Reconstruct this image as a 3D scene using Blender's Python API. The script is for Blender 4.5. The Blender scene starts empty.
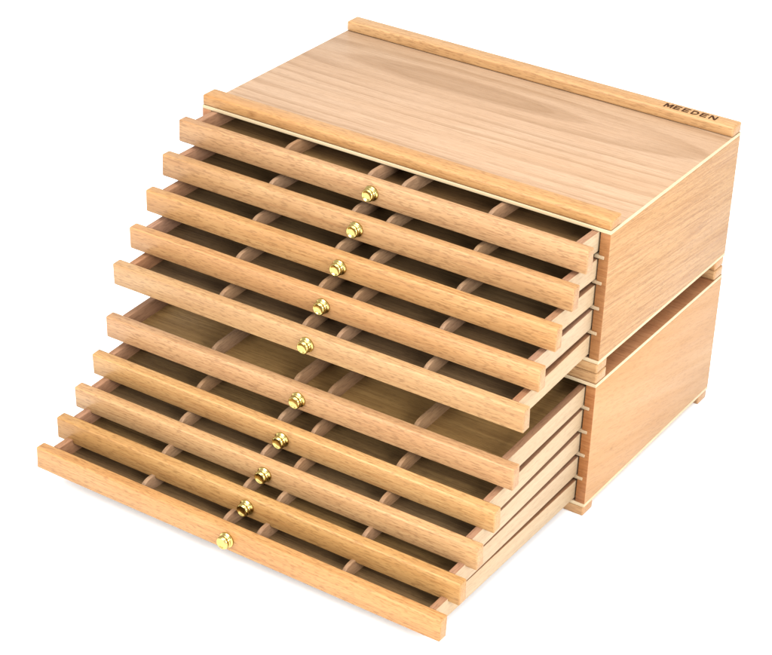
import bpy, bmesh, math, random
from mathutils import Vector, Matrix, Euler

S = 0.42                      # cabinet width in metres; everything below is laid out in cabinet widths
ZF = 0.6614                   # the surface lies this far below the upper cabinet's lid
D = 0.5966
sc = bpy.context.scene
col = sc.collection

# ------------------------------------------------------------------ materials
def lin(r, g, b):
    f = lambda c: ((c / 255 + .055) / 1.055) ** 2.4 if c > 10 else c / 255 / 12.92
    return (f(r), f(g), f(b), 1)

class NT:
    def __init__(self, name):
        self.m = bpy.data.materials.new(name); self.m.use_nodes = True
        self.t = self.m.node_tree; self.n = self.t.nodes; self.l = self.t.links
        self.b = self.n['Principled BSDF']
    def new(self, kind, **kw):
        x = self.n.new(kind)
        for k, v in kw.items(): setattr(x, k, v)
        return x
    def put(self, a, b): self.l.new(a, b)
    def math(self, op, a, b=None):
        x = self.new('ShaderNodeMath', operation=op)
        for i, v in enumerate((a, b)):
            if v is None: continue
            if isinstance(v, (int, float)): x.inputs[i].default_value = v
            else: self.put(v, x.inputs[i])
        return x.outputs[0]
    def mix(self, fac, a, b, mode='MIX'):
        x = self.new('ShaderNodeMix', data_type='RGBA', blend_type=mode)
        for s, v in ((x.inputs[0], fac), (x.inputs[6], a), (x.inputs[7], b)):
            if isinstance(v, (int, float, tuple)): s.default_value = v
            else: self.put(v, s)
        return x.outputs[2]
    def ramp(self, v, p0, p1, c0=(0, 0, 0, 1), c1=(1, 1, 1, 1)):
        x = self.new('ShaderNodeValToRGB')
        x.color_ramp.elements[0].position = p0; x.color_ramp.elements[1].position = p1
        x.color_ramp.elements[0].color = c0; x.color_ramp.elements[1].color = c1
        self.put(v, x.inputs[0]); return x.outputs[0]
    def noise(self, vec, scale, detail=3, rough=.5, dist=0.):
        x = self.new('ShaderNodeTexNoise')
        x.inputs['Scale'].default_value = scale; x.inputs['Detail'].default_value = detail
        x.inputs['Roughness'].default_value = rough; x.inputs['Distortion'].default_value = dist
        self.put(vec, x.inputs['Vector']); return x.outputs[0]

def wood_coords(t, axis, slant=0.0):
    """object coordinates in cabinet widths with the grain turned to run along X, shifted per board"""
    tc = t.new('ShaderNodeTexCoord'); oi = t.new('ShaderNodeObjectInfo')
    off = t.new('ShaderNodeCombineXYZ')
    for i, k in enumerate((37., 91., 53.)): t.put(t.math('MULTIPLY', oi.outputs['Random'], k), off.inputs[i])
    mp = t.new('ShaderNodeMapping')
    mp.inputs['Scale'].default_value = (1 / S,) * 3
    if axis == 'Y': mp.inputs['Rotation'].default_value = (slant, 0, math.radians(90))
    elif slant: mp.inputs['Rotation'].default_value = (0, 0, slant)
    t.put(tc.outputs['Object'], mp.inputs['Vector'])
    ad = t.new('ShaderNodeVectorMath', operation='ADD')
    t.put(mp.outputs[0], ad.inputs[0]); t.put(off.outputs[0], ad.inputs[1])
    return ad.outputs[0], oi.outputs['Random']

def stretch(t, v, sx, sy, sz):
    x = t.new('ShaderNodeVectorMath', operation='MULTIPLY'); x.inputs[1].default_value = (sx, sy, sz)
    t.put(v, x.inputs[0]); return x.outputs[0]

def wood(name, light, dark, alt, axis='X', fleck=.35, line=.35, streak=.5, rough=.42, rings=0., ring_f=9., slant=0., wave=.95, spec=.2, vary=.6, arch=None, knots=(), random_shift=True):
    t = NT(name); v, rnd = wood_coords(t, axis, slant)
    tc = t.new('ShaderNodeTexCoord'); op = t.new('ShaderNodeVectorMath', operation='SCALE')
    op.inputs['Scale'].default_value = 1 / S; t.put(tc.outputs['Object'], op.inputs[0]); own = op.outputs[0]
    # slow streaks of growth along the board
    wv = t.noise(stretch(t, v, .9, 5, 5), 1.6, 3, .55, .6)
    c = t.mix(t.ramp(wv, .34, .68), light, alt)
    sk = t.noise(stretch(t, v, 1.3, 26, 26), 1.5, 4, .6, .25)
    c = t.mix(t.math('MULTIPLY', t.ramp(sk, .45, .75), streak), c, dark)
    if rings:
        # growth rings cut flat: long nested cathedral arches
        sep = t.new('ShaderNodeSeparateXYZ'); t.put(v, sep.inputs[0])
        n1 = t.noise(stretch(t, v, .75, 2.4, 2.4), 1.25, 2, .45)
        n2 = t.noise(stretch(t, v, 3, 22, 22), 1.2, 2, .5)
        ph = t.math('ADD', t.math('MULTIPLY', sep.outputs[1], ring_f), t.math('ADD', t.math('MULTIPLY', n1, ring_f * wave), t.math('MULTIPLY', n2, .28)))
        fr = t.math('FRACT', ph)
        edge = t.math('MULTIPLY', t.ramp(fr, .1, .93), t.ramp(fr, .93, 1., (1, 1, 1, 1), (0, 0, 0, 1)))
        c = t.mix(t.math('MULTIPLY', edge, rings), c, dark)
    if arch:
        # one flat-sawn leaf: long ellipses nested round a heart that ends in a tip
        x0, y0, cc, fq, r0 = arch
        sp = t.new('ShaderNodeSeparateXYZ'); t.put(own, sp.inputs[0])
        wob = t.math('MULTIPLY', t.math('SUBTRACT', t.noise(stretch(t, own, 1.6, 3, 1), 1.4, 2, .5), .5), .03)
        w2 = t.math('MULTIPLY', t.math('SUBTRACT', t.noise(stretch(t, own, 3.5, 14, 1), 1.6, 3, .6), .5), .010)
        dy = t.math('ADD', t.math('SUBTRACT', sp.outputs[1], y0), t.math('ADD', wob, w2))
        dx = t.math('MULTIPLY', t.math('SUBTRACT', sp.outputs[0], x0), cc)
        r = t.math('SQRT', t.math('ADD', t.math('MULTIPLY', dx, dx), t.math('MULTIPLY', dy, dy)))
        c = t.mix(t.math('MULTIPLY', t.ramp(r, r0 - .006, r0, (1, 1, 1, 1), (0, 0, 0, 1)), .46), c, dark)
        # ring spacing is uneven, so the rings are read off a warped radius
        wr = t.math('ADD', t.math('MULTIPLY', r, fq), t.math('MULTIPLY', t.math('SINE', t.math('MULTIPLY', r, 37.)), .24))
        fr = t.math('FRACT', wr)
        ln1 = t.math('MULTIPLY', t.ramp(fr, .55, .93), t.ramp(fr, .93, 1., (1, 1, 1, 1), (0, 0, 0, 1)))
        fade = t.ramp(t.noise(stretch(t, own, 1.2, 6, 1), 1.7, 2, .5), .28, .55)
        c = t.mix(t.math('MULTIPLY', t.math('MULTIPLY', ln1, fade), .55), c, dark)
    for kx, ky, kz, kr in knots:
        df = t.new('ShaderNodeVectorMath', operation='SUBTRACT'); df.inputs[1].default_value = (kx, ky, kz); t.put(own, df.inputs[0])
        ln_ = t.new('ShaderNodeVectorMath', operation='LENGTH'); t.put(stretch(t, df.outputs[0], *( (.6, 1, 1) if axis == 'X' else (1, .6, 1))), ln_.inputs[0])
        dd = t.math('ADD', ln_.outputs['Value'], t.math('MULTIPLY', t.noise(own, 60, 2, .5), kr * .9))
        c = t.mix(t.math('MULTIPLY', t.ramp(dd, kr * .6, kr * 1.5, (1, 1, 1, 1), (0, 0, 0, 1)), .75), c, tuple(q * .75 for q in dark[:3]) + (1,))
    # fine pore lines
    ln = t.noise(stretch(t, v, 3.4, 140, 140), 1.6, 2, .7)
    c = t.mix(t.math('MULTIPLY', t.ramp(ln, .42, .72), line), c, dark)
    # short dashes (the flecks beech shows)
    fk = t.noise(stretch(t, v, 38, 235, 235), 1.5, 1, .5)
    fm = t.ramp(fk, .53, .64)
    c = t.mix(t.math('MULTIPLY', fm, fleck), c, tuple(x * .55 for x in dark[:3]) + (1,))
    fl = t.noise(stretch(t, v, 18, 130, 130), 1.5, 2, .6)
    c = t.mix(t.math('MULTIPLY', t.ramp(fl, .55, .75), fleck * .25), c, tuple(min(1, x * 1.25) for x in light[:3]) + (1,))
    # each board a little redder, yellower, lighter or darker
    hs = t.new('ShaderNodeHueSaturation')
    def spread(seed, lo, hi):
        f = t.math('FRACT', t.math('MULTIPLY', rnd, seed))
        mr = t.new('ShaderNodeMapRange'); mr.inputs[3].default_value = lo; mr.inputs[4].default_value = hi
        t.put(f, mr.inputs[0]); return mr.outputs[0]
    t.put(spread(17.3, .5 - .005 * vary, .5 + .005 * vary), hs.inputs['Hue'])
    t.put(spread(71.9, 1 - .10 * vary, 1 + .10 * vary), hs.inputs['Saturation'])
    t.put(spread(133.7, 1 - .10 * vary, 1 + .08 * vary), hs.inputs['Value'])
    t.put(c, hs.inputs['Color']); t.put(hs.outputs[0], t.b.inputs['Base Color'])
    rr = t.ramp(sk, .3, .8, (rough - .06,) * 3 + (1,), (rough + .1,) * 3 + (1,))
    t.put(rr, t.b.inputs['Roughness'])
    t.b.inputs['Specular IOR Level'].default_value = spec
    bp = t.new('ShaderNodeBump'); bp.inputs['Strength'].default_value = .16; bp.inputs['Distance'].default_value = .0004
    t.put(t.math('SUBTRACT', ln, t.math('MULTIPLY', fm, .6)), bp.inputs['Height']); t.put(bp.outputs[0], t.b.inputs['Normal'])
    return t.m

M = {}
def c3(r, g, b): return (r, g, b, 1)
M['beech'] = wood('beech_boards', c3(.330, .195, .086), c3(.215, .097, .036), c3(.300, .166, .067), fleck=.42, streak=.30, line=.62)
M['beech_rail'] = wood('beech_rails', c3(.345, .205, .098), c3(.225, .105, .040), c3(.312, .176, .075), fleck=.36, streak=.38, line=.6)
M['knotty_rail'] = wood('knotty_rail', c3(.345, .205, .098), c3(.225, .105, .040), c3(.312, .176, .075), fleck=.36, streak=.38, line=.6, knots=((.135, 0, .013, .0075),))
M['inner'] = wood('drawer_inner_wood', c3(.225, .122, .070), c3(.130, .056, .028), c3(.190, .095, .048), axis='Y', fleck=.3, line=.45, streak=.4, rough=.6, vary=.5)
M['beech_red'] = wood('case_edge_beech', c3(.275, .130, .055), c3(.165, .058, .020), c3(.235, .100, .038), fleck=.25, streak=.6, line=.6)
M['veneer'] = wood('top_veneer', c3(.315, .212, .136), c3(.180, .100, .048), c3(.300, .192, .116), fleck=.12, line=.42, streak=.16, rough=.5, vary=.1, arch=(.40, .432, .140, 23., .0475))
M['side'] = wood('straight_grain_side_veneer', c3(.318, .184, .083), c3(.205, .095, .037), c3(.312, .176, .080), axis='Y', fleck=.25, line=.78, streak=.14, rough=.5, slant=math.radians(5), vary=.3)
M['side_plain'] = wood('mild_figured_side_veneer', c3(.340, .205, .102), c3(.250, .130, .055), c3(.310, .172, .076), axis='Y', fleck=.2, line=.25, streak=.22, rings=.16, ring_f=4, wave=1.6, rough=.5, slant=math.radians(12), vary=.3, knots=((.0225, .105, .085, .0065),))
M['birch'] = wood('drawer_sides', c3(.345, .262, .170), c3(.24, .155, .088), c3(.32, .232, .142), axis='Y', fleck=.2, line=.35, streak=.3, rough=.55, vary=.35)
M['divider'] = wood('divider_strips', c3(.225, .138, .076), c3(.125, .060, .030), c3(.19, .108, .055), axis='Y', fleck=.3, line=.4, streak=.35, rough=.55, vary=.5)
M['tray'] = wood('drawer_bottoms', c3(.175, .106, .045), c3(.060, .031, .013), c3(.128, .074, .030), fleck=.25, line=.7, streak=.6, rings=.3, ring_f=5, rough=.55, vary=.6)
M['tray_lighter'] = wood('lighter_drawer_bottom', c3(.360, .225, .090), c3(.150, .080, .028), c3(.280, .165, .060), fleck=.25, line=.75, streak=.6, rings=.3, ring_f=5, rough=.5, vary=.1)
M['ply'] = wood('pale_plywood_edge', c3(.43, .345, .220), c3(.34, .24, .135), c3(.40, .31, .19), fleck=.08, line=.3, streak=.3, rough=.5, vary=.2)

t = NT('brushed_brass')
tc = t.new('ShaderNodeTexCoord')
nz = t.noise(tc.outputs['Object'], 900, 3, .6)
t.put(t.ramp(nz, .3, .75, (.40, .31, .10, 1), (.52, .41, .145, 1)), t.b.inputs['Base Color'])
t.put(t.ramp(nz, .3, .8, (.13,) * 3 + (1,), (.22,) * 3 + (1,)), t.b.inputs['Roughness'])
t.b.inputs['Metallic'].default_value = 1
M['brass'] = t.m

t = NT('burnt_lettering')
tc = t.new('ShaderNodeTexCoord')
t.put(t.ramp(t.noise(tc.outputs['Object'], 700, 3, .6), .35, .7, (.018, .008, .004, 1), (.06, .024, .010, 1)), t.b.inputs['Base Color'])
t.b.inputs['Roughness'].default_value = .9; t.b.inputs['Specular IOR Level'].default_value = .05
M['burn'] = t.m

t = NT('white_paper')
tc = t.new('ShaderNodeTexCoord')
t.put(t.ramp(t.noise(tc.outputs['Object'], 3, 3, .5), .3, .7, (.90, .90, .90, 1), (.92, .92, .92, 1)), t.b.inputs['Base Color'])
t.b.inputs['Roughness'].default_value = .9
t.b.inputs['Specular IOR Level'].default_value = .1
M['paper'] = t.m

# ------------------------------------------------------------------ mesh helpers (cabinet widths in, metres out)
def V(x, y, z): return Vector((x * S, y * S, z * S))

def box(bm, x0, x1, y0, y1, z0, z1, bev=.0015, seg=2, mat=0):
    vs = [bm.verts.new(V(x, y, z)) for z in (z0, z1) for y in (y0, y1) for x in (x0, x1)]
    q = [(0, 2, 3, 1), (4, 5, 7, 6), (0, 1, 5, 4), (2, 6, 7, 3), (0, 4, 6, 2), (1, 3, 7, 5)]
    fs = [bm.faces.new([vs[i] for i in f]) for f in q]
    for f in fs: f.material_index = mat
    if bev:
        es = list({e for f in fs for e in f.edges})
        bmesh.ops.bevel(bm, geom=es, offset=bev * S, segments=seg, profile=.5, affect='EDGES', clamp_overlap=True)
    return fs

def prism(bm, pts, x0, x1, bev=0.):
    """profile in the (y, z) plane given thickness along x"""
    a = [bm.verts.new(V(x0, y, z)) for y, z in pts]; b = [bm.verts.new(V(x1, y, z)) for y, z in pts]
    n = len(pts)
    fa = bm.faces.new(a); fb = bm.faces.new(b[::-1])
    rim = [bm.faces.new((a[i], b[i], b[(i + 1) % n], a[(i + 1) % n])) for i in range(n)]
    bmesh.ops.recalc_face_normals(bm, faces=[fa, fb] + rim)
    if bev:
        es = list(fa.edges) + list(fb.edges)
        bmesh.ops.bevel(bm, geom=es, offset=bev * S, segments=2, profile=.5, affect='EDGES', clamp_overlap=True)

def lathe(bm, prof, n=40):
    """rings (r, distance in front) round the local -Y axis"""
    rings = []
    for r, d in prof:
        rings.append([bm.verts.new(V(r * math.cos(2 * math.pi * k / n), -d, r * math.sin(2 * math.pi * k / n))) for k in range(n)])
    for a, b in zip(rings, rings[1:]):
        for k in range(n): bm.faces.new((a[k], a[(k + 1) % n], b[(k + 1) % n], b[k]))
    bm.faces.new(rings[-1]); bm.faces.new(rings[0][::-1])
    bmesh.ops.recalc_face_normals(bm, faces=list(bm.faces))

MESH = {}
def mesh(key, build, mats, smooth=False):
    if key not in MESH:
        bm = bmesh.new(); build(bm)
        me = bpy.data.meshes.new(key); bm.to_mesh(me); bm.free()
        for m in mats: me.materials.append(M[m])
        for p in me.polygons: p.use_smooth = True
        if not smooth:
            # flat boards keep crisp faces; only the tiny rounded arrises shade smoothly
            me.set_sharp_from_angle(angle=math.radians(50))
        else:
            me.set_sharp_from_angle(angle=math.radians(38))
        MESH[key] = me
    return MESH[key]

def part(name, key, build, mats, parent, loc=(0, 0, 0), rot=None, smooth=False, label=None):
    o = bpy.data.objects.new(name, mesh(key, build, mats, smooth)); col.objects.link(o)
    o.parent = parent; o.location = V(*loc)
    if rot: o.rotation_euler = rot
    if label: o['label'] = label
    return o

# ------------------------------------------------------------------ one cabinet, local origin at its front left on the surface it stands on
RAIL = .024; RDEP = .043; SL = .008; HIN = .285; ST = .0225; SLOT = HIN / 5
FOOT = .0225
Z0 = FOOT + SL                 # inner floor of the cabinet
Z1 = Z0 + HIN                  # underside of the lid
FH0, FH1 = -.0055, .0450       # drawer front, below and above the box's bottom edge
FT = .025; BW = .0035          # front thickness; slack beside the box
XL = ST + BW; XR = 1 - XL; SDH = .0444; SDT = .0155; LEN = .585
DIV = (.2585, .4675, .5510, .7575)

def b_top(bm):
    fs = box(bm, 0, 1, 0, D, 0, SL, .0011)
    for f in bm.faces:
        if f.normal.z > .99 or f.normal.z < -.99: f.material_index = 1
        if f.calc_area() < .02 * S * S: f.material_index = 0

def b_side(bm):
    box(bm, 0, ST, .0006, D - .0006, 0, HIN, .0012)
    for f in bm.faces:
        if f.normal.y < -.9: f.material_index = 1     # solid lipping on the front edge
def b_back(bm): box(bm, ST, 1 - ST, D - .018, D - .003, 0, HIN, 0)
def b_rail(bm): box(bm, .0005, .9995, 0, RDEP, 0, RAIL, .0042, 3)
def b_foot(bm): box(bm, .0015, .9985, 0, RDEP, 0, FOOT, .0035, 3)
def b_runner(bm): box(bm, 0, .021, 0, .56, 0, .0066, .0008)

def b_tray(bm):
    box(bm, XL, XL + SDT, FT, LEN, 0, SDH, .0014)
    box(bm, XR - SDT, XR, FT, LEN, 0, SDH, .0014)
    box(bm, XL + SDT, XR - SDT, LEN - .0135, LEN - .0008, .0015, SDH - .0012, .001)
    for f in bm.faces:
        cx = f.calc_center_median().x / S
        if (cx < XL + .0012 and f.normal.x < -.5) or (cx > XR - .0012 and f.normal.x > .5): f.material_index = 1
def b_bottom(bm): box(bm, XL + SDT - .002, XR - SDT + .002, FT - .001, LEN - .011, .0045, .0105, 0)
def b_front(bm):
    # slab with a softly rounded upper arris
    pts = []
    r = .0032
    pts += [(0, FH0 + .0015), (.0015, FH0), (FT - .0015, FH0), (FT, FH0 + .0015)]
    for k in range(5):
        a = math.radians(k * 22.5); pts.append((FT - .0035 + .0035 * math.cos(a), FH1 - .0035 + .0035 * math.sin(a)))
    for k in range(6):
        a = math.radians(90 + k * 18); pts.append((r + r * math.cos(a), FH1 - r + r * math.sin(a)))
    prism(bm, pts, 0, 1, .0026)
def b_divider(bm):
    y0, y1, zl, zt = FT, LEN - .0137, .0105, SDH - .0022
    pts = [(y0, zl), (y1, zl), (y1, zt)]
    L, zs = .034, .019
    for k in range(9):
        a = math.radians(90 + k * 11.25)
        pts.append((y0 + L + L * math.cos(a), zs + (zt - zs) * math.sin(a)))
    prism(bm, pts, -.0047, .0047, .0006)
def b_knob(bm):
    P = [(.0125, -.0005), (.0190, 0), (.0194, .0014), (.0190, .0032), (.0178, .0040), (.0160, .0046), (.0150, .0056), (.0148, .0072),
         (.0158, .0080), (.0164, .0092), (.0158, .0104), (.0150, .0112), (.0152, .0122), (.0161, .0134), (.0163, .0152), (.0157, .0176), (.0146, .0190), (.0134, .0196), (.0124, .0193), (.0105, .0184), (.0085, .0177), (.0060, .0172), (.0030, .0170), (.0006, .0169)]
    lathe(bm, [(r * .87, d * .95) for r, d in P])

def lettering(word, w, h):
    G = {'M': [(0, 0), (0, 1), (.27, 1), (.5, .5), (.73, 1), (1, 1), (1, 0), (.79, 0), (.79, .6), (.58, .12), (.42, .12), (.21, .6), (.21, 0)],
         'E': [(0, 0), (0, 1), (.92, 1), (.92, .79), (.22, .79), (.22, .61), (.82, .61), (.82, .40), (.22, .40), (.22, .21), (.92, .21), (.92, 0)],
         'N': [(0, 0), (0, 1), (.25, 1), (.79, .36), (.79, 1), (1, 1), (1, 0), (.76, 0), (.21, .65), (.21, 0)]}
    bm = bmesh.new(); n = len(word); step = w / n; cw = step * .80
    for i, ch in enumerate(word):
        P = lambda x, y: bm.verts.new(V(i * step + x * cw * (1.1 if ch == 'M' else 1) - (.05 * cw if ch == 'M' else 0), y * h, 0))
        if ch == 'D':
            o = [(0, 0), (0, 1)] + [(.42 + .55 * math.sin(a), .5 + .5 * math.cos(a)) for a in [math.pi * k / 10 for k in range(11)]]
            q = [(.22, .21), (.22, .79)] + [(.40 + .35 * math.sin(a), .5 + .29 * math.cos(a)) for a in [math.pi * k / 10 for k in range(11)]]
            a = [P(*p) for p in o]; b = [P(*p) for p in q]
            for k in range(len(a)): bm.faces.new((a[k], a[(k + 1) % len(a)], b[(k + 1) % len(a)], b[k]))
        else: bm.faces.new([P(*p) for p in G[ch]])
    bmesh.ops.triangulate(bm, faces=list(bm.faces))
    for f in bm.faces: f.normal_update()
    bmesh.ops.reverse_faces(bm, faces=[f for f in bm.faces if f.normal.z < 0])
    me = bpy.data.meshes.new('brand_lettering'); bm.to_mesh(me); bm.free()
    return me

def cabinet(name, z, label, pulls, brand):
    root = bpy.data.objects.new(name, None); col.objects.link(root)
    root.location = V(0, 0, z)
    root['label'] = label; root['category'] = 'drawer cabinet'; root['group'] = 'stacked five-drawer wooden cabinets'
    part('bottom_panel', 'panel_slab', b_top, ['ply', 'veneer'], root, (0, 0, FOOT))
    part('top_panel', 'lid_slab' if brand else 'inner_lid_slab', b_top, ['ply', 'veneer' if brand else 'beech_red'], root, (0, 0, Z1))
    for x in (0, 1 - ST): part('side_panel', 'side_panel' if brand else 'plain_side_panel', b_side, ['side' if brand else 'side_plain', 'beech_red'], root, (x, 0, Z0))
    part('back_panel', 'back_panel', b_back, ['side'], root, (0, 0, Z0))
    part('top_rail', 'knotty_top_rail' if brand else 'top_rail', b_rail, ['knotty_rail' if brand else 'beech_rail'], root, (0, 0, Z1 + SL))
    rail = part('top_rail', 'top_rail', b_rail, ['beech_rail'], root, (0, D - RDEP, Z1 + SL), label='back rail with burnt brand lettering at its right end' if brand else None)
    for y in (0, D - RDEP): part('foot_rail', 'foot_rail', b_foot, ['beech_rail'], root, (0, y, 0))
    for i in range(5):
        zb = Z1 - SLOT * (i + 1)
        for x in (ST - .0125, 1 - ST + .0125 - .021):
            part('runner', 'runner', b_runner, ['birch'], root, (x, -.002 if i < 4 else .012, zb + .0004))
    if brand:
        me = lettering('MEEDEN', .128, .0210)
        me.materials.append(M['burn'])
        o = bpy.data.objects.new('brand_lettering', me); col.objects.link(o); o.parent = rail
        o.location = V(.8265, .0105, RAIL + .0004)
    return root

DR = [(0.0847, -0.012, -0.0084, -0.0009, -0.0, .0038), (0.1406, -0.012, 0.0025, 0.0002, 0.0013, .0014), (0.1972, 0.0122, 0.0017, 0.0003, 0.0012, 0),
      (0.2533, 0.0378, 0.0031, 0.0002, -0.001, 0), (0.3101, 0.0492, 0.0079, 0.0005, 0.0009, 0), (0.3384, 0.0315, 0.0105, 0.0005, 0.0035, 0),
      (0.387, 0.0674, -0.0012, 0, -0.0002, 0), (0.4471, 0.0477, 0.0004, 0.0, -0.0005, 0), (0.5075, 0.0197, 0.0017, 0.0001, 0.0008, 0), (0.5756, -0.0105, 0.0022, 0.0004, 0.004, 0)]

def make_drawer(parent):
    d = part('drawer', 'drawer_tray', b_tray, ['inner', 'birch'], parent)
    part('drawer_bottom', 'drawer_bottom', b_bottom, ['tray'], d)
    part('drawer_front', 'drawer_front', b_front, ['beech'], d)
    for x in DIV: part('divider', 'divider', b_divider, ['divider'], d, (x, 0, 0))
    part('knob', 'knob', b_knob, ['brass'], d, (.5, 0, (FH0 + FH1) / 2), smooth=True)
    return d

def copy_drawer(src, parent):
    c = src.copy(); col.objects.link(c); c.parent = parent
    for ch in src.children:
        k = ch.copy(); col.objects.link(k); k.parent = c
    return c

def pose(d, i):
    pull, pitch, yaw, sx, roll, dz = DR[i]
    zb = Z1 - SLOT * ((i % 5) + 1) + .0075
    m = (Matrix.Translation(V(.5 + sx, 0, zb + dz)) @ Matrix.Rotation(yaw, 4, 'Z') @ Matrix.Rotation(pitch, 4, 'X')
         @ Matrix.Rotation(roll, 4, 'Y') @ Matrix.Translation(V(-.5, -pull, 0)))
    d.location, q, _ = m.decompose(); d.rotation_euler = q.to_euler()

upper = cabinet('drawer_cabinet', ZF - .004 - (Z1), 'upper pale wood cabinet of five drawers, with brand lettering, resting on the other cabinet', None, True)
lower = cabinet('drawer_cabinet', 0, 'lower pale wood cabinet under the other, its five drawers pulled out furthest', None, False)
proto = make_drawer(upper)
for i in range(10):
    d = proto if i == 0 else copy_drawer(proto, upper if i < 5 else lower)
    pose(d, i)
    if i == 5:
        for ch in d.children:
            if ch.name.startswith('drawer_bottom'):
                ch.data = ch.data.copy(); ch.data.materials[0] = M['tray_lighter']; ch['label'] = 'lighter brown drawer bottom'  # this one bottom gets a lighter version of the tray wood
upper.location.z = lower.location.z + (Z1 + SL + RAIL) * S + .0002

# ------------------------------------------------------------------ the surface it stands on
bm = bmesh.new()
vs = [bm.verts.new((x, y, 0)) for x, y in ((-30, -30), (30, -30), (30, 30), (-30, 30))]
bm.faces.new(vs)
me = bpy.data.meshes.new('ground'); bm.to_mesh(me); bm.free(); me.materials.append(M['paper'])
g = bpy.data.objects.new('ground', me); col.objects.link(g); g['kind'] = 'structure'

# ------------------------------------------------------------------ studio light
w = bpy.data.worlds.new('World'); sc.world = w; w.use_nodes = True
bg = w.node_tree.nodes['Background']; bg.inputs['Color'].default_value = (1, 1, 1, 1); bg.inputs['Strength'].default_value = 1.05

def area(name, loc, target, size, watts, colr=(1, 1, 1)):
    l = bpy.data.lights.new(name, 'AREA'); l.shape = 'SQUARE'; l.size = size; l.energy = watts; l.color = colr
    o = bpy.data.objects.new(name, l); col.objects.link(o); o.location = loc
    o.rotation_euler = (Vector(target) - Vector(loc)).to_track_quat('-Z', 'Y').to_euler()
    return o
C = Vector((.2, -.02, .14))
area('softbox', (.5, -.45, 2.5), C, 2.6, 138, (1, .99, .975))
area('softbox', (2.4, -1.2, 1.1), C, .8, 80, (1, .985, .96))
area('softbox', (-.5, -2.6, 1.05), C, 1.2, 74, (1, .99, .97))

# ------------------------------------------------------------------ camera
cam = bpy.data.cameras.new('camera'); co = bpy.data.objects.new('camera', cam); col.objects.link(co)
f, cx, cy = 2054.824, 396.452, 321.455
co.location = V(2.53781, -3.24381, 1.80086 + ZF)
co.rotation_euler = (1.0569933, -0.0374306, 0.57798)
cam.sensor_width = 36; cam.lens = f / 772 * 36
cam.shift_x = -(cx - 386) / 772; cam.shift_y = (cy - 327.5) / 772
cam.clip_start = .01; cam.clip_end = 200
sc.camera = co

sc.view_settings.view_transform = 'Standard'; sc.view_settings.look = 'None'
sc.view_settings.exposure = 0; sc.view_settings.gamma = 1
sc.cycles.use_denoising = True
sc.cycles.max_bounces = 8; sc.cycles.diffuse_bounces = 5
